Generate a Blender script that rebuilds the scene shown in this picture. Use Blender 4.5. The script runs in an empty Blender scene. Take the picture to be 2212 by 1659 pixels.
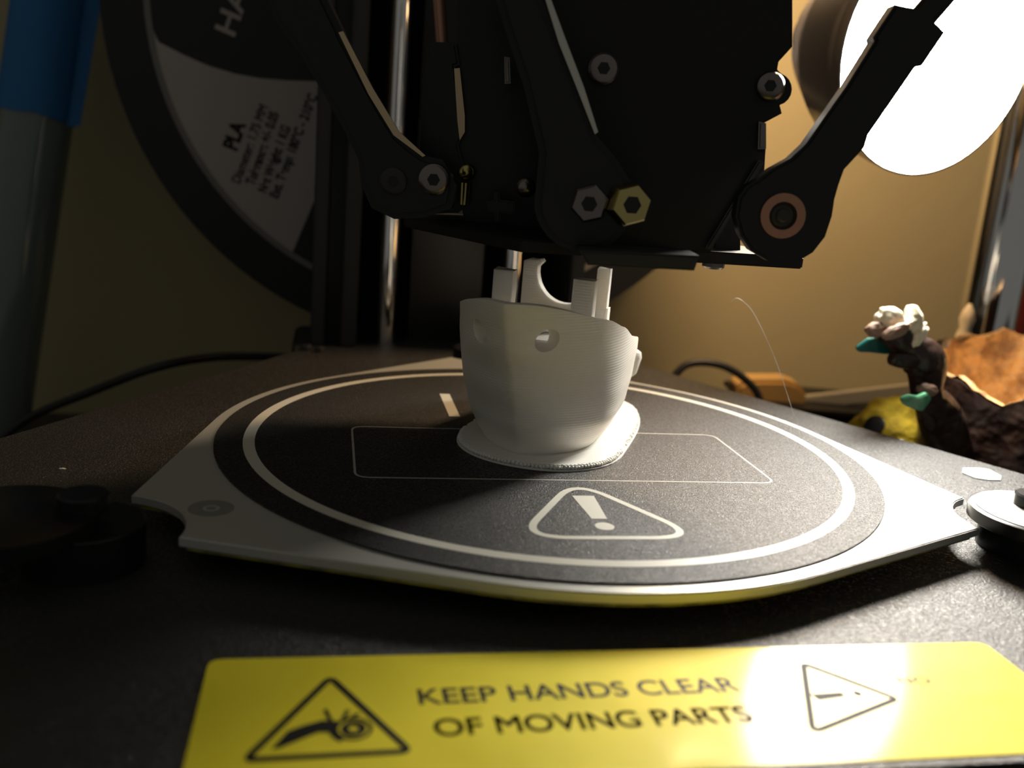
import bpy, bmesh, math, random
from mathutils import Vector, Matrix, noise
random.seed(7)
S = 0.001                                   # everything below is written in millimetres
# ------------------------------------------------------------------ camera, world, exposure
F = 2038.75; W2, H2 = 1106.0, 829.5
CAM = Vector((-41.5, -165.68, 51.48)); YAW, PITCH, ROLL = -0.201544, 0.233756, 0.0813966
FWD = Vector((-math.sin(YAW)*math.cos(PITCH), math.cos(YAW)*math.cos(PITCH), -math.sin(PITCH)))
_r = Vector((math.cos(YAW), math.sin(YAW), 0)); _u = _r.cross(FWD)
RT = math.cos(ROLL)*_r + math.sin(ROLL)*_u; UP = -math.sin(ROLL)*_r + math.cos(ROLL)*_u
sc = bpy.context.scene; C = sc.collection
cd = bpy.data.cameras.new('camera'); cam = bpy.data.objects.new('camera', cd); C.objects.link(cam)
cam.matrix_world = Matrix(((RT.x, UP.x, -FWD.x, CAM.x*S), (RT.y, UP.y, -FWD.y, CAM.y*S), (RT.z, UP.z, -FWD.z, CAM.z*S), (0, 0, 0, 1)))
cd.sensor_width = 36; cd.lens = F/2212*36; cd.clip_start = 0.005; cd.clip_end = 20
cd.dof.use_dof = True; cd.dof.focus_distance = 0.165; cd.dof.aperture_fstop = 19
sc.camera = cam
sc.view_settings.view_transform = 'Standard'; sc.view_settings.look = 'None'
sc.view_settings.gamma = 1; sc.view_settings.use_curve_mapping = False; sc.view_settings.exposure = 0
wd = bpy.data.worlds.new('dim_room'); sc.world = wd; wd.use_nodes = True
bg = wd.node_tree.nodes['Background']; bg.inputs[0].default_value = (1.0, 0.98, 0.89, 1); bg.inputs[1].default_value = 0.115

def ray(x, y): return RT*((x-W2)/F) - UP*((y-H2)/F) + FWD
def at(x, y, D): return CAM + ray(x, y)*D
def atz(x, y, z):
    d = ray(x, y); return CAM + d*((z-CAM.z)/d.z)

# ------------------------------------------------------------------ materials
def mat(name, col, rough=.5, metal=0, spec=.5, bump=None, speck=None, coat=0, trans=0, emit=None, sss=0, mottle=None, alpha=None):
    m = bpy.data.materials.new(name); m.use_nodes = True
    N = m.node_tree.nodes; L = m.node_tree.links; b = N['Principled BSDF']
    b.inputs['Base Color'].default_value = (*col, 1); b.inputs['Roughness'].default_value = rough
    b.inputs['Metallic'].default_value = metal; b.inputs['Specular IOR Level'].default_value = spec
    b.inputs['Coat Weight'].default_value = coat; b.inputs['Coat Roughness'].default_value = .12
    b.inputs['Transmission Weight'].default_value = trans
    if sss:
        b.inputs['Subsurface Weight'].default_value = sss; b.inputs['Subsurface Radius'].default_value = (1, .9, .75)
        b.inputs['Subsurface Scale'].default_value = .0025
    if emit: b.inputs['Emission Color'].default_value = (*emit[0], 1); b.inputs['Emission Strength'].default_value = emit[1]
    tc = N.new('ShaderNodeTexCoord')
    def nz(scale, detail=2, rgh=.5):
        n = N.new('ShaderNodeTexNoise'); n.inputs['Scale'].default_value = scale
        n.inputs['Detail'].default_value = detail; n.inputs['Roughness'].default_value = rgh
        L.new(tc.outputs['Object'], n.inputs['Vector']); return n
    if bump:                                  # (scale per metre, height in metres)
        n = nz(bump[0]); bp = N.new('ShaderNodeBump'); bp.inputs['Strength'].default_value = bump[2] if len(bump) > 2 else 1
        bp.inputs['Distance'].default_value = bump[1]
        L.new(n.outputs['Fac'], bp.inputs['Height']); L.new(bp.outputs['Normal'], b.inputs['Normal'])
    if speck:                                 # (scale, light grain colour)
        n = nz(speck[0], 1); r = N.new('ShaderNodeValToRGB')
        r.color_ramp.elements[0].position = .47; r.color_ramp.elements[0].color = (*col, 1)
        r.color_ramp.elements[1].position = .66; r.color_ramp.elements[1].color = (*speck[1], 1)
        L.new(n.outputs['Fac'], r.inputs['Fac']); L.new(r.outputs['Color'], b.inputs['Base Color'])
        q = N.new('ShaderNodeMapRange'); q.inputs['From Min'].default_value = .4; q.inputs['From Max'].default_value = .65
        q.inputs['To Min'].default_value = .62; q.inputs['To Max'].default_value = .24
        L.new(n.outputs['Fac'], q.inputs['Value']); L.new(q.outputs['Result'], b.inputs['Roughness'])
    if mottle:                                # (scale, second colour, low, high)
        n = nz(mottle[0], 4, .6); r = N.new('ShaderNodeValToRGB')
        r.color_ramp.elements[0].position = mottle[2]; r.color_ramp.elements[0].color = (*col, 1)
        r.color_ramp.elements[1].position = mottle[3]; r.color_ramp.elements[1].color = (*mottle[1], 1)
        L.new(n.outputs['Fac'], r.inputs['Fac']); L.new(r.outputs['Color'], b.inputs['Base Color'])
    return m

M = {}
M['wall'] = mat('wall_paint', (.47, .40, .23), .85, bump=(60, .001, .3), mottle=(9, (.44, .375, .215), .3, .7))
M['desk'] = mat('desk_top', (.05, .04, .03), .6, mottle=(40, (.03, .022, .016), .35, .65))
M['floor'] = mat('floor_wood', (.10, .07, .05), .6)
M['base'] = mat('black_powder_coat', (.014, .014, .014), .34, spec=.6, bump=(3300, .0003, 1), speck=(2300, (.03, .03, .029)))
M['sheet'] = mat('black_print_sheet', (.009, .009, .010), .34, spec=.36, bump=(4600, .00024, 1), speck=(3000, (.035, .035, .034)))
M['alu'] = mat('aluminium', (.62, .62, .58), .42, .55, bump=(1500, .00003, .5))
M['print'] = mat('white_print_ink', (.62, .60, .52), .45, bump=(3600, .00005, .7))
M['thin'] = mat('grey_print_ink', (.42, .41, .38), .45)
M['fr4'] = mat('yellow_green_board', (.42, .38, .06), .5, mottle=(250, (.16, .15, .05), .4, .6))
M['black'] = mat('black_plastic', (.008, .008, .009), .3, spec=.35)
M['matte'] = mat('matte_black_metal', (.008, .008, .009), .5, spec=.3, bump=(1500, .00003, .4))
M['grey'] = mat('dark_grey_metal', (.028, .027, .026), .5, .2)
M['chrome'] = mat('chrome', (.82, .82, .82), .07, 1)
M['steel'] = mat('steel', (.22, .19, .18), .3, 1)
M['copper'] = mat('copper_ring', (.45, .24, .17), .4, .7)
M['gold'] = mat('gold_nut', (.50, .42, .17), .25, 1)
M['dim'] = mat('dim_mark', (.11, .11, .10), .5)
M['tape'] = mat('blue_tape', (.012, .13, .34), .7, bump=(900, .0001, .5))
M['tube'] = mat('clear_tube', (.30, .36, .33), .12, trans=.55, spec=.5)
M['flange'] = mat('spool_black', (.006, .006, .007), .55)
M['paper'] = mat('label_paper', (.42, .38, .35), .8)
M['ring'] = mat('label_ring', (.19, .18, .165), .7)
M['fil'] = mat('white_filament', (.7, .7, .66), .45)
M['yellow'] = mat('yellow_sticker', (.78, .66, .028), .62, spec=.2, coat=.12, bump=(90, .0006, .5))
M['ink'] = mat('black_ink', (.012, .012, .010), .65, spec=.15)
M['bark'] = mat('brown_resin', (.040, .019, .012), .35, bump=(160, .002, 1), mottle=(90, (.010, .005, .004), .35, .65))
M['core'] = mat('tan_resin', (.76, .48, .20), .45, bump=(260, .0025, 1), mottle=(95, (.30, .16, .07), .42, .62))
M['petal'] = mat('cream_resin', (.80, .72, .52), .4)
M['pink'] = mat('pinkish_resin', (.26, .16, .11), .5)
M['teal'] = mat('teal_resin', (.008, .10, .085), .35, bump=(220, .001, 1))
M['jade'] = mat('jade_resin', (.07, .27, .14), .35, mottle=(130, (.30, .48, .30), .45, .7), bump=(220, .001, 1))
M['wick'] = mat('cream_wax', (.75, .62, .42), .5)
M['mustard'] = mat('mustard_felt', (.62, .44, .02), .8, bump=(700, .0006, 1), mottle=(110, (.42, .28, .015), .45, .65))
M['wood'] = mat('tan_wood', (.60, .36, .12), .5)
M['blade'] = mat('pale_blade', (.50, .45, .34), .4)
M['red'] = mat('red_card', (.42, .04, .02), .6)
M['cream'] = mat('cream_card', (.50, .46, .36), .6)
M['shade'] = mat('grey_lamp_metal', (.42, .38, .34), .25, .85)
M['led'] = mat('lamp_diffuser', (.9, .9, .9), .5, emit=((1, .95, .86), 140))
M['cable'] = mat('black_cable', (.012, .012, .012), .5)
# white plastic with fine print layers
m = mat('white_pla', (.79, .76, .70), .42, sss=.35); N = m.node_tree.nodes; L = m.node_tree.links
wv = N.new('ShaderNodeTexWave'); wv.bands_direction = 'Z'; wv.inputs['Scale'].default_value = 620; wv.inputs['Distortion'].default_value = .6
wv.inputs['Detail'].default_value = 1; tc = N.new('ShaderNodeTexCoord'); L.new(tc.outputs['Object'], wv.inputs['Vector'])
bp = N.new('ShaderNodeBump'); bp.inputs['Strength'].default_value = .3; bp.inputs['Distance'].default_value = .00006
L.new(wv.outputs['Fac'], bp.inputs['Height']); L.new(bp.outputs['Normal'], N['Principled BSDF'].inputs['Normal']); M['pla'] = m
m = mat('white_raft', (.82, .80, .74), .42, sss=.3); N = m.node_tree.nodes; L = m.node_tree.links
wv = N.new('ShaderNodeTexWave'); wv.bands_direction = 'X'; wv.inputs['Scale'].default_value = 480
tc = N.new('ShaderNodeTexCoord'); mp = N.new('ShaderNodeMapping'); mp.inputs['Rotation'].default_value = (0, 0, math.radians(64))
L.new(tc.outputs['Object'], mp.inputs['Vector']); L.new(mp.outputs['Vector'], wv.inputs['Vector'])
bp = N.new('ShaderNodeBump'); bp.inputs['Strength'].default_value = .6; bp.inputs['Distance'].default_value = .0001
L.new(wv.outputs['Fac'], bp.inputs['Height']); L.new(bp.outputs['Normal'], N['Principled BSDF'].inputs['Normal']); M['raft'] = m

# ------------------------------------------------------------------ helpers
def link(name, bm, m, parent=None, smooth=False, mods=None):
    bmesh.ops.recalc_face_normals(bm, faces=bm.faces)
    me = bpy.data.meshes.new(name); bm.to_mesh(me); bm.free()
    if smooth:
        me.polygons.foreach_set('use_smooth', [True]*len(me.polygons))
        if smooth != 'all': me.set_sharp_from_angle(angle=math.radians(smooth if smooth is not True else 40))
    o = bpy.data.objects.new(name, me); C.objects.link(o); me.materials.append(M[m] if isinstance(m, str) else m)
    if parent is not None:
        o.parent = parent; root = parent; off = Vector(parent.location)
        while root.parent is not None: root = root.parent; off += Vector(root.location)
        o.location = -off
    return o
def thing(name, label, cat, loc, group=None):
    o = bpy.data.objects.new(name, None); C.objects.link(o); o.location = Vector(loc)*S
    o['label'] = label; o['category'] = cat; o.empty_display_size = .01
    if group: o['group'] = group
    return o
def tag(o, label, cat, group=None):
    o['label'] = label; o['category'] = cat
    if group: o['group'] = group
    return o
def prism(bm, pts, ext, bev=0, seg=2):
    """closed outline of 3-D points (mm), extruded by the vector ext"""
    f = bm.faces.new([bm.verts.new(Vector(q)*S) for q in pts])
    r = bmesh.ops.extrude_face_region(bm, geom=[f]); vs = [v for v in r['geom'] if isinstance(v, bmesh.types.BMVert)]
    bmesh.ops.translate(bm, vec=Vector(ext)*S, verts=vs)
    if bev:
        fs = {f} | {g for g in r['geom'] if isinstance(g, bmesh.types.BMFace)}
        es = {e for g in fs for e in g.edges}
        bmesh.ops.bevel(bm, geom=list(es), offset=bev*S, segments=seg, affect='EDGES', clamp_overlap=True)
    return bm
def flat(pts, z0, z1, bev=0, bm=None):
    bm = bm or bmesh.new(); return prism(bm, [(x, y, z0) for x, y in pts], (0, 0, z1-z0), bev)
def box(bm, c, s, rot=None, bev=0):
    mtx = Matrix.Translation(Vector(c)*S) @ (rot or Matrix()) @ Matrix.Diagonal((*(Vector(s)*S), 1))
    r = bmesh.ops.create_cube(bm, size=1, matrix=mtx)
    if bev: bmesh.ops.bevel(bm, geom=list({e for v in r['verts'] for e in v.link_edges}), offset=bev*S, segments=2, affect='EDGES')
    return bm
def frame(d):
    d = Vector(d).normalized(); a = Vector((0, 0, 1)) if abs(d.z) < .9 else Vector((1, 0, 0))
    x = a.cross(d).normalized(); return x, d.cross(x), d
def lathe(bm, c, d, prof, n=40, start=0.0):
    """prof: list of (distance along d, radius), closed at both ends"""
    x, y, z = frame(d); c = Vector(c); rings = []
    for h, r in prof:
        rings.append([bm.verts.new((c + z*h + (x*math.cos(start+2*math.pi*i/n) + y*math.sin(start+2*math.pi*i/n))*r)*S) for i in range(n)])
    for a, b in zip(rings, rings[1:]):
        for i in range(n): bm.faces.new((a[i], a[(i+1) % n], b[(i+1) % n], b[i]))
    bm.faces.new(rings[0]); bm.faces.new(rings[-1]); return bm
def annulus(bm, c, d, r0, r1, h, n=96):
    x, y, z = frame(d); c = Vector(c); R = []
    for rr, hh in ((r0, 0), (r1, 0), (r1, h), (r0, h)):
        R.append([bm.verts.new((c + z*hh + (x*math.cos(2*math.pi*i/n)+y*math.sin(2*math.pi*i/n))*rr)*S) for i in range(n)])
    for k in range(4):
        a, b = R[k], R[(k+1) % 4]
        for i in range(n): bm.faces.new((a[i], a[(i+1) % n], b[(i+1) % n], b[i]))
    return bm
def spline(pts, per=8):
    P = [Vector(q) for q in pts]; P = [P[0]*2-P[1]] + P + [P[-1]*2-P[-2]]; out = []
    for i in range(1, len(P)-2):
        for k in range(per):
            t = k/per; a, b, c, d = P[i-1:i+3]
            out.append(.5*((2*b)+(c-a)*t+(2*a-5*b+4*c-d)*t*t+(3*b-a-3*c+d)*t**3))
    out.append(P[-2]); return out
def tube(bm, pts, r, n=12, per=8, ell=None):
    Q = spline(pts, per) if per > 1 else [Vector(q) for q in pts]; rings = []; m_ = len(Q); up = None
    for i, q in enumerate(Q):
        d = (Q[min(i+1, m_-1)]-Q[max(i-1, 0)]).normalized()
        if up is None: up = frame(d)[0]
        x = (up - d*up.dot(d)).normalized(); up = x; y = d.cross(x)
        rr = r if not callable(r) else r(i/(m_-1))
        rings.append([bm.verts.new((q+(x*math.cos(2*math.pi*k/n)+y*math.sin(2*math.pi*k/n)*(ell or 1))*rr)*S) for k in range(n)])
    for a, b in zip(rings, rings[1:]):
        for i in range(n): bm.faces.new((a[i], a[(i+1) % n], b[(i+1) % n], b[i]))
    bm.faces.new(rings[0]); bm.faces.new(rings[-1]); return bm
def stroke(bm, pts, w, z0, z1, closed=True, place=lambda x, y, z: (x, y, z)):
    """a flat band of width w following 2-D points, mitred"""
    n = len(pts); A = []; B = []
    for i in range(n):
        p = Vector(pts[i]); a = Vector(pts[(i-1) % n]) if closed or i else p*2-Vector(pts[1])
        b = Vector(pts[(i+1) % n]) if closed or i < n-1 else p*2-Vector(pts[-2])
        d1 = (p-a).normalized(); d2 = (b-p).normalized(); t = (d1+d2)
        t = t.normalized() if t.length > 1e-6 else d1
        nn = Vector((-t.y, t.x)); k = w/2/max(.4, nn.dot(Vector((-d1.y, d1.x))))
        A.append(p+nn*k); B.append(p-nn*k)
    V = [[bm.verts.new(Vector(place(q.x, q.y, z))*S) for q in L_] for L_, z in ((A, z0), (B, z0), (B, z1), (A, z1))]
    rng = range(n if closed else n-1)
    for k in range(4):
        a, b = V[k], V[(k+1) % 4]
        for i in rng: bm.faces.new((a[i], a[(i+1) % n], b[(i+1) % n], b[i]))
    if not closed:
        bm.faces.new([V[k][0] for k in range(4)]); bm.faces.new([V[k][-1] for k in range(4)])
    return bm
def rounded(pts, r, n=6):
    out = []; m_ = len(pts)
    for i in range(m_):
        p = Vector(pts[i]); a = (Vector(pts[i-1])-p); b = (Vector(pts[(i+1) % m_])-p)
        ang = a.angle(b); t = min(r/math.tan(ang/2), a.length*.48, b.length*.48); a.normalize(); b.normalize()
        p0 = p+a*t; p1 = p+b*t
        for k in range(n+1):
            s = k/n; out.append(p0*(1-s)**2 + p*2*s*(1-s) + p1*s*s)
    return [(q.x, q.y) for q in out]
def bolt(name, c, d, r, h, m_, parent, hexed=False, socket='black'):
    bm = bmesh.new()
    if hexed: lathe(bm, c, d, [(0, r), (h*.8, r), (h, r*.88)], 6, .3)
    else: lathe(bm, c, d, [(0, r), (h*.7, r), (h*.95, r*.86), (h, r*.7)], 28)
    o = link(name, bm, m_, parent, 35); bm = bmesh.new(); d = Vector(d).normalized()
    lathe(bm, Vector(c)+d*(h-.02), d, [(0, r*.42), (.12, r*.42)], 6)
    link('socket', bm, socket, o); return o
def text(name, body, size, mtx, m_, parent, bold=.0, width=None, align='LEFT', dup_=0):
    cu = bpy.data.curves.new(name, 'FONT'); cu.body = body; cu.size = 1; cu.offset = bold; cu.extrude = .02; cu.align_x = align
    t = bpy.data.objects.new(name, cu); C.objects.link(t); bpy.context.view_layer.update()
    me = bpy.data.meshes.new_from_object(t.evaluated_get(bpy.context.evaluated_depsgraph_get()))
    bpy.data.objects.remove(t)
    if dup_:                                  # heavier strokes: the same outline laid again a hair aside
        b2 = bmesh.new(); b2.from_mesh(me)
        for ox, oy in ((dup_, 0), (0, dup_), (dup_, dup_)):
            t2 = me.copy(); t2.transform(Matrix.Translation((ox, oy, 0))); b2.from_mesh(t2)
        b2.to_mesh(me); b2.free()
    xs = [v.co.x for v in me.vertices]; w = max(xs)-min(xs); x0 = min(xs)
    kx = (width/w) if width else size
    for v in me.vertices:
        q = mtx @ Vector(((v.co.x-x0)*kx, v.co.y*size, v.co.z)); v.co = q*S
    o = bpy.data.objects.new(name, me); C.objects.link(o); me.materials.clear(); me.materials.append(M[m_])
    o.parent = parent; off = Vector(parent.location); r_ = parent
    while r_.parent is not None: r_ = r_.parent; off += Vector(r_.location)
    o.location = -off
    return o

# ------------------------------------------------------------------ the room
def struct(name, c, s, m_):
    bm = bmesh.new(); box(bm, c, s); o = link(name, bm, m_); o['kind'] = 'structure'; return o
struct('wall_back', (100, 265, 450), (3000, 60, 2500), 'wall')
struct('floor', (100, -700, -825), (3000, 2000, 50), 'floor')
DZ = -64
dk = thing('desk', 'dark desk top under the printer, meeting the tan wall', 'desk', (0, 0, -800))
bm = bmesh.new(); box(bm, (100, -60, DZ-12.5), (1300, 588, 25), bev=2); link('desk_top', bm, 'desk', dk)
for x in (-500, 700):
    for y in (-320, 200): bm = bmesh.new(); box(bm, (x, y, (DZ-25-800)/2), (45, 45, 800+DZ-25)); link('leg', bm, 'desk', dk)

# ------------------------------------------------------------------ the printer
BZ = -5.0
pr = thing('delta_printer', 'black desktop delta 3D printer with round print bed and rear tower', 'printer', (0, 0, DZ))
R92 = 92.0                                  # distance from the bed's centre to each long side of the base
def side(n_deg, y=None, x=None):
    c, s = math.cos(math.radians(n_deg)), math.sin(math.radians(n_deg))
    return ((R92-s*y)/c, y) if y is not None else (x, (R92-c*x)/s)
def rot2(p, deg):
    a = math.radians(deg); return (p[0]*math.cos(a)-p[1]*math.sin(a), p[0]*math.sin(a)+p[1]*math.cos(a))
corner = [side(30, y=97), (51, 104), (51, 136), (-51, 136), (-51, 104), (-side(30, y=97)[0], 97)]
outline = corner + [rot2(q, 120) for q in corner] + [rot2(q, 240) for q in corner]
outline = rounded(outline, 5, 5)
bm = bmesh.new(); flat(outline, DZ, BZ-1.2, bm=bm); link('base_housing', bm, 'black', pr)
bm = bmesh.new(); flat(outline, BZ-1.2, BZ, .7, bm); base = link('base_cover', bm, 'base', pr)
def pix(L_, z): return [(atz(x, y, z).x, atz(x, y, z).y) for x, y in L_]
bm = bmesh.new(); flat(pix([(2080, 1013), (2112, 1013), (2135, 1016), (2162, 1030), (2161, 1039), (2135, 1038.5), (2105, 1034), (2079, 1023)], BZ), BZ-.02, BZ+.25, bm=bm)
o = link('plug', bm, mat('white_plug', (.8, .8, .76), .4), base); o['label'] = 'small white six-sided plug'
for q, nm in ((atz(1948, 951, BZ), 1), (atz(135, 1013, BZ), 1)):
    bm = bmesh.new(); bmesh.ops.create_icosphere(bm, subdivisions=1, radius=.35*S, matrix=Matrix.Translation(q*S) @ Matrix.Diagonal((2, .9, .7, 1))); link('crumb', bm, 'fil', base)
for (x, y, r) in ((662, 756, 1.5), (690, 760, 1.2)):
    q = atz(x, y, BZ); bolt('screw', q, (0, 0, 1), r, 1.6, 'grey', base)

# rear tower
bm = bmesh.new(); ty0, ty1, tz = 105, 134, 330
box(bm, (-6.5, ty1-1, (tz+BZ)/2), (79, 2, tz-BZ)); tw = link('rear_tower', bm, mat('tower_black', (.006, .006, .006), .85, spec=.1), pr)
for x, wd_, m_ in ((-44, 4, 'grey'), (-35.2, 4.6, 'grey'), (31, 4, 'grey')):
    bm = bmesh.new(); box(bm, (x, (ty0+ty1)/2-1, (tz+BZ)/2), (wd_, ty1-ty0-2, tz-BZ), bev=.5); link('side_rail', bm, m_, tw)
bm = bmesh.new(); box(bm, (-39.6, 121, (tz+BZ)/2), (4.2, 22, tz-BZ)); box(bm, (-6, 126, (tz+BZ)/2), (22, 10, tz-BZ)); link('inner_channel', bm, 'black', tw)
for x in (-24.3, 13.3):
    bm = bmesh.new(); lathe(bm, (x, 114.5, BZ), (0, 0, 1), [(0, 2.9), (tz-BZ, 2.9)], 32); link('guide_rod', bm, 'chrome', tw, 30)
SC = CAM + (Vector((-9, 129.3, 92.1))-CAM)*1.065; SR = 106.5
SN = Vector((math.sin(-.1), -math.cos(-.1), 0)); SU = Vector((math.cos(-.1), math.sin(-.1), 0))
bm = bmesh.new(); lathe(bm, SC-SN*62-Vector((0, 0, 0)), SN, [(0, 13), (62+(SC.y-134)+2-6, 13)], 32); box(bm, (SC.x+4, ty1+3, SC.z), (34, 8, 40), bev=2); link('spool_holder', bm, 'black', pr, 35)

# build plate: three-cornered aluminium plate, notched corners
def plate_outline():
    pts = []; TR, NR = 74.4, 83.0; tabs = ((90, 7.2), (210, 6.8), (333, 5.9))
    for j, (k, TA) in enumerate(tabs):
        nr = math.hypot(NR-TR*math.cos(math.radians(TA)), TR*math.sin(math.radians(TA)))
        tip0 = math.atan2(-TR*math.sin(math.radians(TA)), TR*math.cos(math.radians(TA))-NR)
        tip0 = tip0 if tip0 < 0 else tip0-2*math.pi
        a0 = -tip0                                        # symmetric about pi
        loc = [(NR+nr*math.cos(t), nr*math.sin(t)) for t in [(-a0) + (-(2*math.pi)+2*a0)*i/10 for i in range(11)]]
        loc = loc if loc[0][1] < 0 else loc[::-1]
        pts += [rot2(q, k) for q in loc]
        tg = math.degrees(math.acos(62.4/TR)); k2, TA2 = tabs[(j+1) % 3]; k2 += 360 if k2 < k else 0
        e0, e1_ = k+TA+tg, k2-TA2-tg
        pts += [rot2((62.4, 0), e0+i*(e1_-e0)/32) for i in range(33)]
    return pts
PO = plate_outline()
bm = bmesh.new(); flat(PO, -1.55, -.08, .18, bm); plate = link('build_plate', bm, 'alu', pr, 30)
bm = bmesh.new(); flat([(x*.985, y*.985) for x, y in PO], -2.4, -1.6, .1, bm); o = link('heater_board', bm, 'fr4', pr); o['label'] = 'yellow-green board under the plate'
bm = bmesh.new(); lathe(bm, (0, 0, -.08), (0, 0, 1), [(0, 60), (.26, 60), (.3, 59.95)], 160); sheet = link('print_sheet', bm, 'sheet', plate, 30)
ZP = .22
bm = bmesh.new(); annulus(bm, (0, 0, ZP), (0, 0, 1), 53.2, 55.2, .03, 160); link('ring_line', bm, 'print', sheet)
bm = bmesh.new(); stroke(bm, rounded([(-36.2, -21.3), (36.2, -21.3), (36.2, 7.2), (-36.2, 7.2)], 2.5), .38, ZP, ZP+.03); link('rectangle_line', bm, 'thin', sheet)
bm = bmesh.new(); stroke(bm, rounded([(-14.2, -45.4), (13.2, -45.4), (-.3, -21.9)], 4.6, 10), 1.15, ZP, ZP+.03); link('warning_triangle', bm, 'print', sheet)
bm = bmesh.new(); flat([(-2.3, -28.6), (1.3, -28.6), (.7, -38.3), (-1.7, -38.3)], ZP, ZP+.03, bm=bm); lathe(bm, (-.5, -41.2, ZP), (0, 0, 1), [(0, 1.45), (.03, 1.45)], 24); link('exclamation_mark', bm, 'print', sheet)
for x in (-15.6, -8.6):
    bm = bmesh.new(); flat([(x-1.1, 15.9), (x+1.1, 15.9), (x+1.1, 33.9), (x-1.1, 33.9)], ZP, ZP+.03, bm=bm); link('bar_mark', bm, 'print', sheet)
bm = bmesh.new(); annulus(bm, (-56.7, -34.4, -.1), (0, 0, 1), 1.2, 3.2, .04, 32); lathe(bm, (-56.7, -34.4, -.1), (0, 0, 1), [(0, .7), (.04, .7)], 12); link('oval_stamp', bm, mat('stamp', (.30, .30, .28), .5, .4), plate)

# clips at the plate corners: post, turning disc, screw
def clip(ang, off):
    px, py = rot2((83, 0), ang); bm = bmesh.new()
    lathe(bm, (px, py, BZ), (0, 0, 1), [(0, 7.6), (5.6, 7.6), (5.8, 7.4)], 36); post = link('clip_post', bm, 'black', pr, 30)
    bm = bmesh.new(); lathe(bm, (px+off[0], py+off[1], .15), (0, 0, 1), [(0, 10.6), (.25, 11), (2.2, 11), (2.4, 10.6)], 48); d = link('clip_disc', bm, 'black', post, 30)
    if ang > 300:
        bm = bmesh.new(); lathe(bm, (px+off[0], py+off[1], 2.5), (0, 0, 1), [(0, 10.2), (.2, 10.2)], 48); w_ = link('washer', bm, 'alu', d, 30); w_['label'] = 'pale metal washer'
    bm = bmesh.new(); lathe(bm, (px, py, 2.45), (0, 0, 1), [(0, 3.2), (2.0, 3.2), (2.3, 2.9)], 28); link('clip_screw', bm, 'black', post, 30)
clip(333, (-.6, -2.8)); clip(210, (-9, -2)); clip(90, (9, 4))

# yellow sticker
LZ = BZ+.12
bm = bmesh.new(); flat(rounded([(-53, -90.3), (44, -90.3), (44, -67.5), (-53, -67.5)], 1.6), BZ-.02, LZ, bm=bm); st = link('warning_sticker', bm, 'yellow', pr); st['label'] = 'yellow warning sticker'
def T(x, y, z, ang=0): return Matrix.Translation((x, y, z)) @ Matrix.Rotation(math.radians(ang), 4, 'Z') 
text('lettering', 'KEEP HANDS CLEAR', 4.15, T(-30.6, -77.6, LZ, .9), 'ink', st, .014, 36.6)
text('lettering', 'OF MOVING PARTS', 4.15, T(-29.5, -83.3, LZ, .7), 'ink', st, 0, 34.4, 'LEFT', .03)
bm = bmesh.new(); stroke(bm, rounded([(-47.6, -85.8), (-32.2, -85.5), (-39.8, -71.9)], .6), .75, LZ, LZ+.05); link('warning_triangle', bm, 'ink', st)
bm = bmesh.new()
flat([(-45.3, -84.3), (-44.6, -84.2), (-42.4, -82.8), (-41, -81.9), (-40, -81.9), (-39.5, -82.9), (-38.9, -83.6), (-38.5, -83.2), (-39.2, -82), (-39.2, -80.9), (-38.6, -80.2), (-40.6, -79.9), (-42.3, -80.6), (-43.9, -81.5)], LZ, LZ+.05, bm=bm)
for a, b in (((-39.7, -80.2), (-40.3, -78.0)), ((-38.6, -80), (-38.0, -78.2)), ((-38.2, -80), (-36.9, -78.9))):
    stroke(bm, [a, b], .42, LZ, LZ+.05, False)
annulus(bm, (-37.5, -81.5, LZ), (0, 0, 1), .5, 1.25, .05, 24); annulus(bm, (-37.5, -81.5, LZ), (0, 0, 1), 1.55, 1.9, .05, 24)
link('hand_and_gear_icon', bm, 'ink', st)
bm = bmesh.new(); stroke(bm, rounded([(10.4, -85.2), (16.3, -71.6), (23.8, -79.6)], .6), .75, LZ, LZ+.05)
flat([(13.8, -78.1), (17.8, -77.9), (17.9, -78.8), (14.2, -79.4)], LZ, LZ+.05, bm=bm); lathe(bm, (19.6, -78.3, LZ), (0, 0, 1), [(0, .55), (.05, .55)], 16); link('warning_triangle', bm, 'ink', st)
text('lettering', 'NO', 2.0, T(26.2, -76.5, LZ, -3), 'ink', st, .01, 4.2)

# ------------------------------------------------------------------ print head and arms
NF = Vector((-math.sin(YAW), math.cos(YAW), 0))          # horizontal, away from the photograph's viewer
def pts_at(L_, D, back=0): 
    """outline on one vertical plane a distance D in front of the lens"""
    P0 = at(W2, 400, D); out = []
    for x, y in L_:
        d = ray(x, y); out.append(CAM + d*((P0-CAM).dot(NF)/d.dot(NF)) + NF*back)
    return out
def arc(c, r, a0, a1, n):
    return [(c[0]+r*math.cos(math.radians(a0+(a1-a0)*i/n)), c[1]+r*math.sin(math.radians(a0+(a1-a0)*i/n))) for i in range(n+1)]
ph = thing('print_head', 'black print head hanging over the white boat, held by jointed arms', 'print head', (0, 5, 37))
def slab(name, L_, D, depth, m_, parent, bev=.3, smooth=30, seg=2):
    bm = bmesh.new(); prism(bm, pts_at(L_, D), NF*depth, bev, seg); return link(name, bm, m_, parent, smooth)
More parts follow.
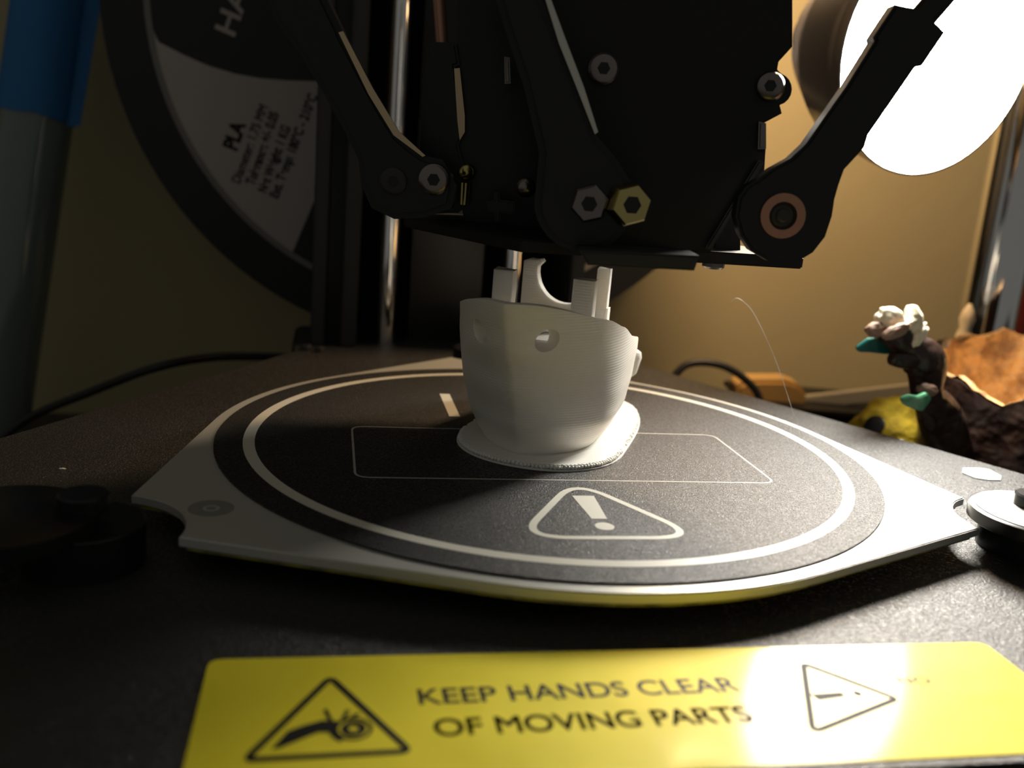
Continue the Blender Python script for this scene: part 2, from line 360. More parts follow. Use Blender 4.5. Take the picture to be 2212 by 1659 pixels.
# effector plate (horizontal)
Pq = lambda x, y, z: tuple(atz(x, y, z)[:2])
e1 = Pq(1240, 545, 37.3); e2 = Pq(1740, 582, 37.3); e3 = Pq(1100, 545, 37.3); e4 = Pq(870, 490, 37.3)
bm = bmesh.new(); flat(rounded([(-12, -19.5), e2, (e2[0]-4, e2[1]+16), (14, 34), (-18, 34), e4], 1.2), 37.3, 39.3, .25, bm); ef = link('effector_plate', bm, 'matte', ph)
slab('front_lip', [(1252, 541), (1512, 553), (1500, 585), (1270, 573)], 133, 9, 'grey', ph)
for (x, y) in ((1562, 571),):
    q = atz(x, y, 37.2)+Vector((0, 4, 0)); bolt('screw', q+Vector((0, 0, 0)), (0, 0, -1), 1.9, 1.2, 'steel', ef)
# housing
hp = [(1185, -300), (1713, -300), (1713, 100), (1683, 133), (1680, 150)] + arc((1676, 192), 36, -70, 75, 8) + [(1690, 245), (1650, 266), (1641, 268), (1641, 322), (1655, 322), (1652, 372), (1600, 450), (1560, 500), (1535, 545), (1185, 545)]
hs = slab('fan_housing', hp, 152, 26, 'matte', ph, .35)
slab('rear_housing', [(990, -300), (1200, -300), (1200, 530), (1130, 545), (1010, 520), (985, 380)], 178, 18, 'black', ph)
slab('edge_strip', [(1640, 262), (1656, 266), (1656, 322), (1638, 322)], 151, 2, 'steel', hs)
slab('edge_strip', [(1640, 345), (1652, 350), (1536, 540), (1524, 536)], 150.6, 1, 'grey', hs)
P0 = pts_at([(1303, 149), (1672, 188), (1096, 150), (1566, 505)], 152)
bolt('screw', P0[0]+NF*.3, -NF, 2.4, 1.6, 'steel', hs)
bolt('screw', P0[1]+NF*2.5, -NF+Vector((-.25, 0, 0)), 2.3, 4.2, 'steel', hs)
slab('bright_slot', [(1089, 122), (1101, 124), (1103, 180), (1090, 181)], 170, 1, 'steel', ph)
slab('cross_screw', [(1050, 436), (1066, 432), (1068, 415), (1079, 415), (1080, 432), (1112, 436), (1114, 456), (1104, 464), (1082, 460), (1080, 478), (1070, 478), (1068, 460), (1054, 456)], 166, 3, 'grey', ph)
slab('fan_housing_foot', [(1545, 470), (1600, 470), (1600, 545), (1540, 550)], 160, 4, 'black', ph)

def arm(name, L_, D, depth, label=None):
    o = slab(name, L_, D, depth, 'black', ph, 1.1, 50, 4)
    if label: o['label'] = label
    return o
CR = lambda L_, ox, oy, s: [(ox+x*s, oy+y*s) for x, y in L_]
a1 = [(1045, 235), (1037, 215), (1165, 22), (1225, 35), (1285, 45), (1330, 60), (1370, 100), (1455, 185), (1322, 380), (1285, 385), (1010, 780), (990, 850), (870, 980), (838, 1070), (815, 1150), (800, 1250), (760, 1370), (690, 1460), (600, 1515), (520, 1528), (430, 1510), (330, 1450), (270, 1360), (240, 1250), (258, 1140), (305, 1075), (380, 1030), (450, 975), (560, 915), (650, 830), (740, 700), (880, 500)]
A1 = arm('rod_arm', CR(a1, 1500, 0, .3738), 141, 4)
J = pts_at([(1690, 466)], 141)[0]
rod_d = at(2120, -90, 136)-at(1965, 90, 139)
bm = bmesh.new(); q0 = at(1975, 75, 141)+NF*3.5; lathe(bm, q0, rod_d, [(0, 2), (140, 2)], 20); link('carbon_rod', bm, 'black', A1, 30)
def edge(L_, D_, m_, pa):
    o = slab('edge_glint', L_, D_, .5, m_, pa, 0); o['label'] = 'painted highlight along the arm edge'  # thin pale strip: the reflected streak on the arm, put in as colour
TAN_GLINT = mat('edge_glint_tan', (.62, .47, .30), .38, .85); GREY_GLINT = mat('edge_glint_grey', (.55, .55, .50), .38, .85)  # tan and grey tints of the painted edge reflections
edge([(731, 70), (741, 67), (805, 190), (862, 284), (919, 336), (913, 339), (850, 292), (795, 202)], 159.7, TAN_GLINT, ph)
edge([(1166, -40), (1176, -40), (1222, 85), (1262, 190), (1292, 285), (1285, 290), (1250, 200), (1208, 95)], 140.7, GREY_GLINT, ph)
edge([(981, 148), (993, 147), (1004, 250), (1004, 285), (993, 303), (988, 260)], 175.7, TAN_GLINT, ph)
def joint(par, c, d, r, ring_m, pin_m='grey'):
    bm = bmesh.new(); annulus(bm, Vector(c)-Vector(d)*.2, d, r*.62, r, .7, 40); o = link('joint_ring', bm, ring_m, par, 30)
    bm = bmesh.new(); lathe(bm, Vector(c)-Vector(d)*.8, d, [(0, r*.6), (.7, r*.6), (1.0, r*.45)], 28); lathe(bm, Vector(c)+Vector(d)*.1, d, [(0, r*.3), (.5, r*.3), (.7, r*.2)], 20); link('joint_pin', bm, pin_m, o, 30)
joint(A1, J, -NF, 3.35, 'copper')
# front middle arm
c0 = (1262, 438)
a3 = [(1255, 200), (1290, 292), (1335, 345), (1362, 390)] + arc(c0, 108, -12, 195, 18) + [(1165, 330), (1130, 180), (1090, 60), (1010, -200), (1098, -200), (1170, -10), (1212, 90)]
A3 = arm('rod_arm', a3, 141, 6)
q = pts_at([(1350, 440), (1276, 440), (1140, 405)], 141)
bolt('joint_nut', q[0]+NF*.2, -NF+Vector((.25, 0, 0)), 3.3, 3.2, 'gold', A3, True)
bolt('joint_nut', q[1]+NF*.2, -NF+Vector((-.2, 0, 0)), 2.9, 1.6, 'steel', A3, True)
bm = bmesh.new(); bmesh.ops.create_uvsphere(bm, u_segments=24, v_segments=14, radius=1.7*S, matrix=Matrix.Translation(at(1136, 405, 158)*S)); link('joint_ball', bm, 'steel', ph, 60)
# left arm and its pair toward the rear tower
a2 = [(560, -200), (615, -200), (700, -10), (735, 62), (738, 72), (800, 190), (830, 245), (860, 292), (890, 318), (916, 336), (955, 345), (985, 400), (975, 450), (920, 470), (850, 474), (800, 450), (778, 400), (772, 345), (735, 270), (690, 190), (640, 110), (590, 40), (500, -200)]
A2 = arm('rod_arm', a2, 160, 6)
q = pts_at([(938, 388), (850, 392)], 160)
bolt('joint_screw', q[0]+NF*.2, -NF, 2.6, 1.4, 'steel', A2); bolt('joint_screw', q[1]+NF*.2, -NF, 2.3, 1.0, 'grey', A2)
a4 = [(922, 92), (945, 90), (985, 92), (993, 140), (983, 143), (1003, 290), (990, 312), (1000, 350), (1009, 440), (990, 460), (940, 462), (912, 400), (905, 340), (915, 150), (920, 140)]
A4 = arm('rod_arm', a4, 176, 6)
bm = bmesh.new(); q0 = pts_at([(955, 95)], 179)[0]; q1 = pts_at([(930, -250)], 179)[0]; lathe(bm, q0, q1-q0, [(0, 1.15), ((q1-q0).length, 1.15)], 16); link('carbon_rod', bm, 'copper', A4, 30)
bm = bmesh.new(); bmesh.ops.create_uvsphere(bm, u_segments=24, v_segments=14, radius=1.6*S, matrix=Matrix.Translation(at(1008, 372, 175)*S)); lathe(bm, at(1006, 395, 175), (0, 0, -1), [(0, 1.0), (4, .9)], 12); link('joint_ball', bm, 'gold', A4, 60)

# ------------------------------------------------------------------ the printed boat
BC = Vector((-.1, 3.6, 0)); TH = math.radians(27.5)
BA = Vector((-math.sin(TH), -math.cos(TH), 0)); BL = Vector((math.cos(TH), -math.sin(TH), 0))
def bw(a, l, z): return BC + BA*a + BL*l + Vector((0, 0, z))
boat = thing('printed_boat', 'unfinished white 3D-printed toy boat standing on its raft on the black print bed', 'boat', bw(-3, 0, .25))
def interp(x, T_):
    if x <= T_[0][0]: return T_[0][1]
    for (a, b), (c, d) in zip(T_, T_[1:]):
        if x <= c: t = (x-a)/(c-a); t = t*t*(3-2*t)*.5+t*.5; return b+(d-b)*t
    return T_[-1][1]
HZ = 1.3
def zg(a): return interp(a, [(-30, 15.5), (-17, 18.2), (-5, 20.9), (0, 21.8), (8, 24.6), (15, 26.6), (30, 29.8)])
def Wz(z): return interp(z, [(HZ, 10.4), (4, 12.3), (8, 14.0), (13, 14.8), (18, 15.2), (30, 15.0)])
def ab(z): return interp(z, [(HZ, 16.5), (8, 20.5), (16, 24.8), (23, 29.2), (30, 32)])
def as_(z): return interp(z, [(HZ, -27), (8, -29), (30, -30)])
def hull_pt(q, z, inset=0):
    b, s = ab(z)-inset*1.2, as_(z)+inset
    a = s+(b-s)*q; u = max(0, a/b); v = max(0, (-3-a)/(-3-s))
    w = (Wz(z)-inset)*max(0, 1-u**2.7)**.8*(1-.34*v**1.8)
    return a, w
qs = [1-(1-i/34)**1.7 for i in range(35)]; NT = 6
cols = [('t', k/NT) for k in range(1, NT)] + [('s', q) for q in qs] + [('p', q) for q in qs[-2::-1]]
def col_pt(c, z, inset=0):
    if c[0] == 't': a, w = hull_pt(0, z, inset); return a, -w+2*w*c[1]
    a, w = hull_pt(c[1], z, inset); return a, (w if c[0] == 's' else -w)
bm = bmesh.new(); NR = 30; G = []
for c in cols:
    a, w = col_pt(c, 25); top = zg(a); a, w = col_pt(c, top); top = zg(a)
    colv = []
    for i in range(NR+1):
        z = HZ+(top-HZ)*i/NR; A_, W_ = col_pt(c, z)
        colv.append(bm.verts.new(bw(A_, W_, z)*S))
    A_, W_ = col_pt(c, top, 1.9); colv.append(bm.verts.new(bw(A_, W_, top)*S))
    for k in (.35, .7, 1):
        z = top-6.5*k; A_, W_ = col_pt(c, z, 2.2); colv.append(bm.verts.new(bw(A_, W_, z)*S))
    G.append(colv)
n = len(G)
for i in range(n):
    A_, B_ = G[i], G[(i+1) % n]
    for k in range(len(A_)-1): bm.faces.new((A_[k], B_[k], B_[k+1], A_[k+1]))
bm.faces.new([g[0] for g in G]); bm.faces.new([g[-1] for g in G])
bmesh.ops.triangulate(bm, faces=[f for f in bm.faces if len(f.verts) > 4])
hull = link('hull', bm, 'pla', boat, 35)
bpy.context.view_layer.update()
# hawse holes cut where the photograph shows them
from mathutils.bvhtree import BVHTree
dg = bpy.context.evaluated_depsgraph_get(); tree = BVHTree.FromPolygons([hull.matrix_world @ v.co for v in hull.data.vertices], [p.vertices[:] for p in hull.data.polygons])
cut = bmesh.new()
hit, nrm, _, _ = tree.ray_cast(CAM*S, ray(1183, 736).normalized())
rel = hit/S-BC; ha, hl, hz = rel.dot(BA), rel.dot(BL), hit.z/S
for sgn in (1, -1):
    c = bw(ha, hl*sgn, hz); d = (BL*sgn*.88+BA*.47).normalized()
    lathe(cut, c-d*4, d, [(0, 2.0), (8, 2.0)], 28)
me = bpy.data.meshes.new('cut'); bmesh.ops.recalc_face_normals(cut, faces=cut.faces); cut.to_mesh(me); cut.free()
co = bpy.data.objects.new('cut', me); C.objects.link(co)
md = hull.modifiers.new('b', 'BOOLEAN'); md.object = co; md.operation = 'DIFFERENCE'; md.solver = 'EXACT'; md.use_self = True
co.matrix_world = Matrix(); bpy.context.view_layer.update()
nm_ = bpy.data.meshes.new_from_object(hull.evaluated_get(bpy.context.evaluated_depsgraph_get()))
if len(nm_.polygons) > 500: hull.modifiers.clear(); hull.data = nm_
else: hull.modifiers.clear()
bpy.data.objects.remove(co); hull.data.set_sharp_from_angle(angle=math.radians(35))
# cabin pillars
def pillar(name, a, l, wa, wl, z0, z1):
    bm = bmesh.new(); prof = [(-wa/2, -wl/2), (wa/2, -wl/2), (wa/2, wl/2), (-wa/2, wl/2)]
    prism(bm, [bw(a+x, l+y, z0) for x, y in rounded(prof, .5, 3)], (0, 0, z1-z0))
    for v in bm.verts:
        if v.co.z > (z1-.1)*S: v.co.z += .35*S*noise.noise(v.co*700)
    return link(name, bm, 'pla', boat, 40)
pillar('cabin_pillar', 5.8, 6.7, 3.2, 4.0, 15, 31.8); pillar('cabin_pillar', 5.8, -8.2, 3.2, 3.8, 15, 32.0)
pillar('cabin_pillar', -12.4, 6.4, 2.6, 2.6, 15, 32.2)
# rear wall with the start of a round opening
w0 = [(-9.8, 15), (8.0, 15), (8.0, 24.6), (7, 24.4)] + [(-.9+6.0*math.cos(math.radians(t)), 30.6+6.2*math.sin(math.radians(t))) for t in range(-65, -186, -10)] + [(-5.9, 32.2), (-6.3, 32.7), (-7.5, 32.5), (-8.6, 32.6), (-9.8, 32.1)]
bm = bmesh.new(); prism(bm, [bw(-11.2, l, z) for l, z in w0], -BA*2.6, .15); link('cabin_rear_wall', bm, 'pla', boat, 30)
bm = bmesh.new(); prism(bm, [bw(a, l, 15) for a, l in rounded([(7.4, -9.9), (7.4, 8.3), (-13.5, 8.3), (-13.5, -9.9)], .8, 3)], (0, 0, 5.2), .2); link('cabin_base', bm, 'pla', boat, 30)
# stern fitting: small block and a round rod holder
bm = bmesh.new(); lathe(bm, bw(-26, 10.6, 8.6), (.15, 0, 1), [(0, 1.2), (1, 2.0), (4.5, 2.3), (5.6, 1.9), (6, 1)], 24); link('stern_fitting', bm, 'pla', boat, 30)
# raft: bottom film and a scalloped stack of lines above
def raft_pt(t, k=0):
    c, s = math.cos(t), math.sin(t)
    a = (20.6-3.5+k)*abs(c)**.85*1.0 if c > 0 else -(36+k)*abs(c)**.55
    l = .9+(15.2+k)*math.copysign(abs(s)**(.95 if c > 0 else .7), s)
    return (a+3.4 if c > 0 else a+3.4*(1-abs(c)), l)
bm = bmesh.new(); N_ = 180; prism(bm, [bw(*raft_pt(2*math.pi*i/N_, .35), .26) for i in range(N_)], (0, 0, .26)); link('raft_film', bm, 'raft', boat)
for lay in range(2):
    bm = bmesh.new(); N_ = 480; P_ = []
    for i in range(N_):
        k = -.3+.30*(i % 4 < 2)+.25*noise.noise(Vector((i*.17, lay*9.1, 0)))-lay*.1
        a, l = raft_pt(2*math.pi*i/N_, k); P_.append(bw(a, l, .56+lay*.4))
    prism(bm, P_, (0, 0, .36)); link('raft_layer', bm, 'raft', boat, 30)
# beads along the raft rim
bm = bmesh.new()
for i in range(150):
    a, l = raft_pt(2*math.pi*i/150, -.1)
    bmesh.ops.create_icosphere(bm, subdivisions=1, radius=(.30+.12*random.random())*S, matrix=Matrix.Translation(bw(a, l, .85+.12*random.random())*S))
o = link('raft_edge_beads', bm, 'raft', boat, 'all'); o['kind'] = 'stuff'

# ------------------------------------------------------------------ loose filament string
bm = bmesh.new(); e = at(1735, 948, 158)
eq = atz(1735, 946, .3); eD = (eq-CAM).dot(FWD)
sp = [at(1579, 652, eD+4), at(1590, 644, eD+4), at(1604, 650, eD+3), at(1625, 672, eD+3), at(1650, 720, eD+2), at(1676, 780, eD+2), at(1700, 850, eD+1), at(1718, 905, eD), eq]
tube(bm, sp, .05, 6, 6); o = link('plastic_string', bm, 'fil'); tag(o, 'hair-thin white plastic string curling up from the right of the bed', 'string')

# ------------------------------------------------------------------ spool
sl = thing('filament_spool', 'large black filament spool with a pale paper label behind the rear tower', 'spool', SC-SN*-2)
SU2 = SU; 
def sp3(u, v, h=0): return SC + SU*u + Vector((0, 0, v)) + SN*h
def spx(x, y):
    d = ray(x, y); q = CAM + d*((SC-CAM).dot(SN)/d.dot(SN)); r_ = q-SC; return (r_.dot(SU), r_.z)
bm = bmesh.new(); annulus(bm, SC, -SN, 27, SR, 3, 128); link('front_flange', bm, 'flange', sl, 30)
bm = bmesh.new(); annulus(bm, SC-SN*59, -SN, 27, SR, 3, 128); link('rear_flange', bm, 'flange', sl, 30)
bm = bmesh.new(); annulus(bm, SC-SN*3, -SN, 27, 42, 56, 64); link('hub', bm, 'flange', sl, 30)
bm = bmesh.new(); annulus(bm, SC-SN*3.1, -SN, 42, 84, 55.8, 96); o = link('wound_filament', bm, 'fil', sl, 30)
rr = 87.6*1.065
bm = bmesh.new(); annulus(bm, SC+SN*.05, SN, rr-1.9, rr, .25, 128); o = link('label_border', bm, 'ring', sl)
top_ = [spx(*q) for q in ((321, 40), (326, 72), (345, 92), (400, 120), (450, 142), (510, 160), (560, 169), (620, 174), (690, 176), (760, 172))]
rt_ = [spx(*q) for q in ((760, 300), (700, 400), (676, 440), (634, 540))]
aa = math.atan2(rt_[-1][1], rt_[-1][0]); bb = math.atan2(top_[0][1], top_[0][0])
while bb > aa: bb -= 2*math.pi
bt_ = [((rr-1.8)*math.cos(aa+(bb-aa)*i/30), (rr-1.8)*math.sin(aa+(bb-aa)*i/30)) for i in range(31)]
bm = bmesh.new(); prism(bm, [sp3(u, v, .05) for u, v in top_+rt_+bt_], SN*.2); bmesh.ops.triangulate(bm, faces=[f for f in bm.faces if len(f.verts) > 4]); lab = link('paper_label', bm, 'paper', sl); lab['label'] = 'pale paper label with dark printing'
def stext(body, p0, p1, hgt, m_, bold=.02, h=.27):
    a, b = Vector(spx(*p0)), Vector(spx(*p1)); x = (b-a).normalized(); y = Vector((-x.y, x.x)); q = sp3(a.x, a.y, h)
    X = SU*x.x+Vector((0, 0, x.y)); Y = SU*y.x+Vector((0, 0, y.y))
    mt = Matrix(((X.x, Y.x, SN.x, q.x), (X.y, Y.y, SN.y, q.y), (X.z, Y.z, SN.z, q.z), (0, 0, 0, 1)))
    text('lettering', body, hgt, mt, m_, lab, bold, (b-a).length, 'LEFT', .04 if bold == 0 else 0)
stext('HA', (506, 80), (540, -20), 9.0, 'paper', .02, .1)
stext('PLA', (511, 327), (531, 268), 6.4, 'ink', .045)
stext('Diameter: 1.75 MM', (519, 398), (580, 232), 4.2, 'ink', 0)
stext('Tolerance: +/- 0.05', (549, 402), (603, 246), 4.2, 'ink', .04)
stext('Net Weight: 1 KG', (575, 418), (628, 276), 4.2, 'ink', .04)
stext("Ext. Temp: 180°C - 210°C", (600, 430), (686, 208), 4.2, 'ink', .04)

# ------------------------------------------------------------------ desk lamp (upper right) with its light, and an added wall light
LC = at(2022, 112, 240); LN = Vector((.19, -.95, -.15)).normalized()
lp = thing('desk_lamp', 'bright desk lamp with round glowing head and chrome post, at right', 'lamp', (at(2150, 600, 345).x, at(2150, 600, 345).y, DZ))
bm = bmesh.new(); lathe(bm, LC-LN*1.5, LN, [(0, 30.3), (1.5, 30.2), (3.0, 27), (4.2, 18), (4.6, 6)], 64); link('diffuser', bm, 'led', lp, 'all')
bm = bmesh.new(); x, y, z = frame(LN)
prof = [(2, 31), (-18, 28), (-34, 19), (-42, 10), (-48, 9), (-48, 6), (-41, 7), (-33, 17), (-18, 26.5), (-3, 30.4), (2, 30.4)]
rings = [[bm.verts.new((LC+z*h+(x*math.cos(2*math.pi*i/64)+y*math.sin(2*math.pi*i/64))*r)*S) for i in range(64)] for h, r in prof]
for a, b in zip(rings, rings[1:]+rings[:1]):
    for i in range(64): bm.faces.new((a[i], a[(i+1) % 64], b[(i+1) % 64], b[i]))
link('lamp_shade', bm, 'shade', lp, 50)
PB = at(2150, 600, 345); tb = LC-LN*47
bm = bmesh.new(); lathe(bm, (PB.x, PB.y, DZ+8), (0, 0, 1), [(0, 9.8), (240, 9.8)], 48); link('post', bm, 'chrome', lp, 30)
bm = bmesh.new(); lathe(bm, (PB.x, PB.y, DZ), (0, 0, 1), [(0, 22), (6, 22), (8, 20), (9, 13), (14, 10)], 64); link('lamp_base', bm, 'chrome', lp, 30)
bm = bmesh.new(); tube(bm, [tb, tb-LN*4+Vector((8, 0, 6)), Vector((PB.x, PB.y, DZ+230))-LN*6+Vector((0, 0, 6)), Vector((PB.x, PB.y, DZ+240))], 4, 16); link('lamp_arm', bm, 'shade', lp, 50)
bm = bmesh.new(); tube(bm, [at(1818, -160, 262), at(1812, 0, 262), at(1818, 110, 262), at(1816, 222, 262)], lambda t: 6.5-4.5*t**1.6, 18, 8, .35); link('head_bracket', bm, 'shade', lp, 60)
ld = bpy.data.lights.new('added_wall_fill', 'POINT'); ld.energy = 1.4; ld.color = (1, .67, .37); ld.shadow_soft_size = .012  # added point light outside the shade, brightens and warms the wall
lo = bpy.data.objects.new('added_wall_fill', ld); C.objects.link(lo); lo.location = (LC-LN*30+Vector((-8, 16, 62)))*S

# ------------------------------------------------------------------ things behind, left
# clear leaning tube with blue tape
t0 = at(-20, 930, 330); t1 = at(112, 0, 322); dv = (t0-t1).normalized(); k = (DZ-t1.z)/dv.z; ft = t1+dv*k
tt = thing('clear_tube', 'leaning clear plastic tube wrapped with blue tape, at far left', 'tube', ft)
bm = bmesh.new(); annulus(bm, ft-dv*3, -dv, 10.2, 12, k+60, 48); link('tube_wall', bm, 'tube', tt, 30)
bm = bmesh.new(); xx, yy, zz = frame(-dv); e0 = at(88, 238, 324); s0 = (e0-ft).dot(-dv)
nV = 40; R0 = []; R1 = []
for i in range(nV):
    a = 2*math.pi*i/nV; o_ = (xx*math.cos(a)+yy*math.sin(a))*12.35
    R0.append(ft+zz*(s0+.3*math.sin(5*a)-3)+o_); R1.append(ft+zz*(k+20)+o_)
V0 = [bm.verts.new(q*S) for q in R0]; V1 = [bm.verts.new(q*S) for q in R1]
for i in range(nV): bm.faces.new((V0[i], V0[(i+1) % nV], V1[(i+1) % nV], V1[i]))
tp = link('tape_wrap', bm, 'tape', tt, 60); tp['label'] = 'blue tape'
rj = (RT-dv*RT.dot(dv)).normalized()
bm = bmesh.new(); q = ft+zz*(s0-4); prism(bm, [q+rj*11.5-NF*2, q+rj*16+zz*1-NF*1, q+rj*17+zz*60, q+rj*11.5+zz*62-NF*2], NF*.25); link('tape_flap', bm, 'tape', tt)

bm = bmesh.new(); tube(bm, [at(-60, 1000, 300), at(60, 905, 300), at(200, 845, 292), at(330, 796, 285), at(440, 774, 296), at(540, 770, 310), at(650, 776, 318), at(720, 800, 320)], 1.35, 12)
cb = link('power_cable', bm, 'cable', None, 60); tag(cb, 'black cable bowing behind the left edge of the printer base', 'cable')
bm = bmesh.new(); tube(bm, [at(1430, 870, 325), at(1462, 806, 325), at(1500, 784, 325), at(1560, 790, 325), at(1610, 820, 325), at(1640, 860, 325), at(1650, 940, 325)], 1.3, 12)
cb = link('power_cable', bm, 'cable', None, 60); tag(cb, 'black cable loop showing past the right of the bed, before the wall', 'cable')

# ------------------------------------------------------------------ things behind, right
bx = thing('storage_box', 'low black box by the wall with a wooden-handled scraper on it', 'box', (at(1790, 900, 345).x, at(1790, 900, 345).y, DZ))
b0 = at(1790, 900, 345); btop = at(1860, 893, 330).z
bm = bmesh.new(); box(bm, (b0.x, b0.y+4, (DZ+btop-2)/2), (66, 36, btop-2-DZ), Matrix.Rotation(YAW, 4, 'Z'), 1.5); link('box_body', bm, 'matte', bx)
bm = bmesh.new(); box(bm, (b0.x, b0.y+4, btop-1), (68, 38, 2), Matrix.Rotation(YAW, 4, 'Z'), .6); link('box_lid', bm, 'matte', bx)
ts = thing('scraper', 'pale flat scraper with a rounded tan wooden handle on the black box', 'scraper', (at(1690, 880, 325).x, at(1690, 880, 325).y, btop))
hd = [(1592, 832), (1625, 822), (1700, 822), (1728, 832), (1742, 850), (1744, 890), (1700, 905), (1592, 905)]
bm = bmesh.new(); prism(bm, pts_at(rounded(hd, 10, 4), 322), NF*13, 1.5); link('handle', bm, 'wood', ts, 40)
bm = bmesh.new(); prism(bm, pts_at([(1738, 857), (1850, 845), (2010, 826), (2010, 856), (1850, 872), (1738, 885)], 326), NF*3, .3); link('blade', bm, 'blade', ts)
# mustard ornament
mo = thing('felt_ornament', 'crumpled mustard-yellow felt ornament with a dark hole, beside the tree stump', 'ornament', (at(1930, 930, 290).x, at(1930, 930, 290).y, DZ))
oc = at(1932, 955, 285)
bm = bmesh.new(); bmesh.ops.create_icosphere(bm, subdivisions=5, radius=1)
for v in bm.verts:
    d = v.co.normalized(); r_ = 13.4*(1+.16*noise.noise(d*2.1+Vector((3, 1, 2)))+.07*noise.noise(d*6))
    v.co = (oc+Vector((d.x*r_*1.0, d.y*r_*.9, d.z*r_*.95+1 if d.z > -.2 else d.z*(oc.z-DZ))))*S
link('felt_body', bm, 'mustard', mo, 'all')
hq = at(1895, 925, 278)
dd = (CAM-oc).normalized(); bm = bmesh.new(); lathe(bm, oc+(hq-oc).normalized()*10.5, (hq-oc).normalized(), [(0, 3.2), (3.2, 3.2), (3.4, 2.8)], 20); link('dark_hole', bm, 'black', mo, 30)

# tree-stump holder with branch, flower and leaves
SX = at(2262, 880, 262); sr = 32
sp_ = thing('stump_holder', 'brown tree-stump candle holder with cream flower, teal leaves and tan hollow', 'candle holder', (SX.x, SX.y, DZ))
ztop = at(2180, 800, 245).z
nA = 96
vdir = math.atan2(CAM.y-SX.y, CAM.x-SX.x)
def rim(a, inner=False):
    """rim height around the stump, low at the side that faces the printer's front"""
    d = (a-vdir+math.pi) % (2*math.pi)-math.pi        # 0 = toward the photograph's viewer
    base_ = interp(d, [(-3.2, 9.5), (-2.6, 7), (-2.2, 5), (-1.9, 4.5), (-1.6, 2.5), (-1.35, 0), (-.9, 0), (-.7, 0), (-.5, -2.2), (-.33, -4.2), (-.1, 0), (.3, 4), (.8, 6), (1.5, 10), (2.2, 11), (3.2, 9.5)])
    return base_ + .8*noise.noise(Vector((math.cos(a)*4, math.sin(a)*4, 0))) + (1.6*abs(math.sin(a*8))**2 if abs(d) > 1.8 else 0)
zr = at(2180, 850, 240).z
bm = bmesh.new(); R_ = []
prof = [(0, sr+3, 0), (.25, sr+1, 0), (.6, sr, 0), (.85, sr+.6, 0), (1, sr+.3, 1), (1, sr-2.2, 1)]
for f, r0, _ in prof:
    ring = []
    for i in range(nA):
        a = 2*math.pi*i/nA; zt = zr+rim(a); zz_ = DZ+(zt-DZ)*f
        r_ = r0+1.1*noise.noise(Vector((math.cos(a)*5, math.sin(a)*5, f*1.5)))
        ring.append(bm.verts.new(Vector((SX.x+math.cos(a)*r_, SX.y+math.sin(a)*r_, zz_))*S))
    R_.append(ring)
for a, b in zip(R_, R_[1:]):
    for i in range(nA): bm.faces.new((a[i], a[(i+1) % nA], b[(i+1) % nA], b[i]))
bm.faces.new(R_[0]); link('bark_body', bm, 'bark', sp_, 60)
bm = bmesh.new(); R_ = []
for f, r0 in ((1.0, sr-.4), (1.0, sr-2.4), (.9, sr-3.4), (.7, sr-4), (.45, sr-7), (.4, 1)):
    ring = []
    for i in range(nA):
        a = 2*math.pi*i/nA; zt = zr+rim(a)+.7+(.9*noise.noise(Vector((i*.7, 0, 0))) if f == 1 else 0); zz_ = DZ+(zt-DZ)*f
        r_ = r0+1.2*noise.noise(Vector((math.cos(a)*6, math.sin(a)*6, f*3)))
        ring.append(bm.verts.new(Vector((SX.x+math.cos(a)*r_, SX.y+math.sin(a)*r_, zz_))*S))
    R_.append(ring)
for a, b in zip(R_, R_[1:]):
    for i in range(nA): bm.faces.new((a[i], a[(i+1) % nA], b[(i+1) % nA], b[i]))
bm.faces.new(R_[-1]); o = link('hollow', bm, 'core', sp_, 60); o['label'] = 'tan torn wood inside the stump'
DB = 236
bm = bmesh.new(); tube(bm, [at(2060, 1000, DB+14), at(2030, 900, DB+6), at(2003, 850, DB), at(2000, 790, DB-2), at(1975, 757, DB-4), at(1945, 735, DB-6), at(1925, 700, DB-6)], lambda t: 5.2-1.4*t+.8*math.sin(t*14), 20); br = link('branch', bm, 'bark', sp_, 'all')
bm = bmesh.new(); tube(bm, [at(1985, 775, DB-4), at(1950, 778, DB-7), at(1925, 775, DB-8)], lambda t: 2.6*(1-.4*t), 12); link('broken_twig', bm, 'bark', br, 'all')
def blob(name, m_, c, s, rot=0, nz_=.18, par=None, seed=0):
    bm = bmesh.new(); bmesh.ops.create_icosphere(bm, subdivisions=4, radius=1)
    mr = Matrix.Rotation(rot, 3, FWD)
    for v in bm.verts:
        d = v.co.normalized(); k_ = 1+nz_*noise.noise(d*2.2+Vector((seed, 0, seed*2)))
        q = mr @ (RT*(d.x*s[0]*k_)+UP*(d.y*s[1]*k_)) + FWD*(d.z*s[2]*k_); v.co = (Vector(c)+q)*S
    return link(name, bm, m_, par, 'all')
blob('petal', 'petal', at(1922, 690, DB-10), (3.4, 3.0, 2.2), .3, .25, sp_, 1)
blob('petal', 'petal', at(1974, 690, DB-8), (2.2, 3.6, 2.0), -.15, .2, sp_, 2)
blob('petal', 'petal', at(1985, 725, DB-8), (1.5, 3.3, 1.8), .55, .2, sp_, 3)
blob('petal', 'petal', at(1945, 705, DB-9), (4.6, 1.7, 2), -.35, .2, sp_, 4)
blob('petal', 'pink', at(1893, 712, DB-10), (2.6, 1.9, 2), -.1, .2, sp_, 5)
blob('petal', 'pink', at(1935, 716, DB-13), (3.6, 1.5, 1.2), -.45, .2, sp_, 6)
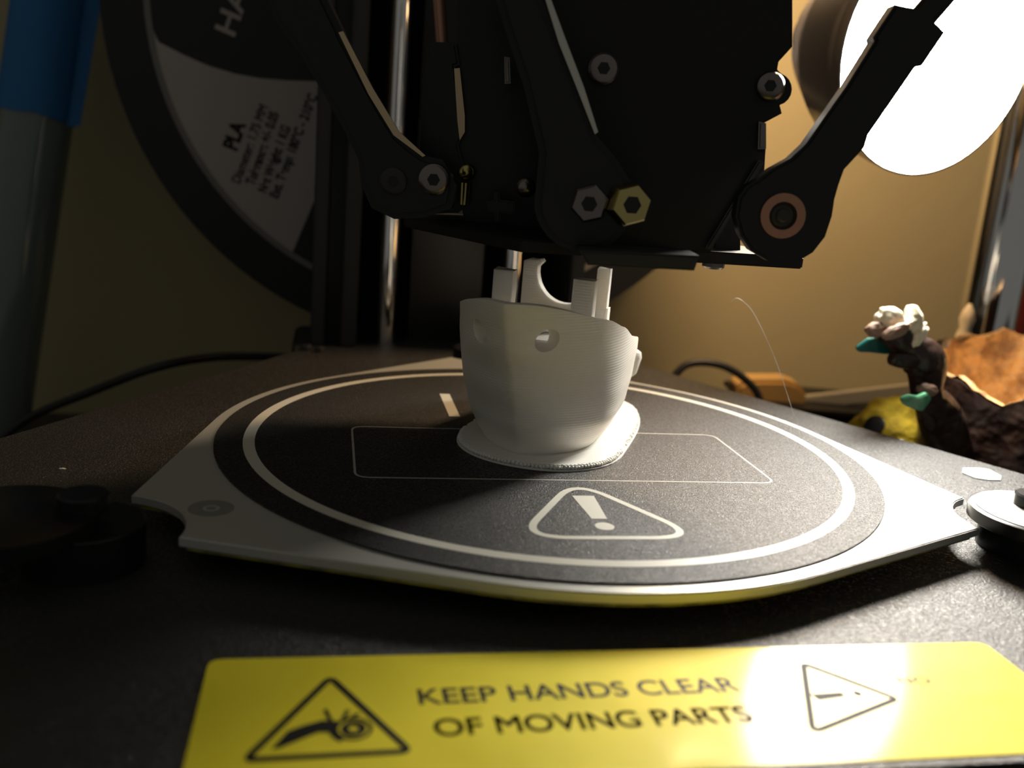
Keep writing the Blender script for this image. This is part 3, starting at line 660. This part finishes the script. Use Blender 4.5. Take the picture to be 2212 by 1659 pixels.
def leaf(pts, D, m_, thick=1.4):
    bm = bmesh.new(); prism(bm, pts_at(rounded(pts, 6, 3), D), NF*thick, .3)
    c = sum((v.co for v in bm.verts), Vector())/len(bm.verts)
    for v in bm.verts: v.co += NF*(((v.co-c).length/S)**2*.02*S)
    link('leaf', bm, m_, sp_, 40)
leaf([(1853, 752), (1878, 733), (1925, 730), (1960, 740), (1950, 757), (1915, 766), (1880, 762), (1857, 762)], DB-11, 'teal', 1.8)
leaf([(1905, 735), (1945, 728), (1975, 745), (1940, 768), (1908, 764)], DB-8, 'teal', 2)
leaf([(1948, 862), (1965, 855), (1985, 858), (2005, 850), (2015, 862), (2005, 876), (1995, 889), (1978, 886), (1955, 876)], DB-24, 'jade', 2)
blob('knot', 'pink', at(2003, 842, DB-8), (2.6, 1.6, 1.4), .1, .2, sp_, 7)
# candle behind the stump rim
cx = at(2083, 722, 306)
cn = thing('taper_candle', 'thin cream taper tip standing behind the stump rim', 'candle', (cx.x, cx.y, DZ))
bm = bmesh.new(); lathe(bm, (cx.x, cx.y, DZ), (0, 0, 1), [(0, 4.6), (cx.z-DZ-6, 3.6), (cx.z-DZ, 2.4), (cx.z-DZ+2, 1.7), (cx.z-DZ+5, 2.5), (cx.z-DZ+8, 1.6), (cx.z-DZ+10, .5)], 24); link('wax', bm, 'wick', cn, 50)
# cards beyond the lamp post
for nm, lab_, L_, D_, m_ in (('cream_card', 'narrow cream card edge standing against the wall beyond the lamp post', ((2196, 2222)), 375, 'cream'), ('red_card', 'red card standing by the wall at the far right edge', ((2204, 2300)), 372, 'red')):
    p0 = at(L_[0], 640, D_); p1 = at(L_[1], 640, D_); zt = at(2205, 400 if m_ == 'red' else 300, D_).z
    bm = bmesh.new(); d_ = (p1-p0); d_.z = 0
    prism(bm, [(p0.x, p0.y, DZ), (p1.x, p1.y, DZ), (p1.x, p1.y, zt), (p0.x, p0.y, zt)], NF*1.5, .2)
    o = link(nm, bm, m_); tag(o, lab_, 'card')
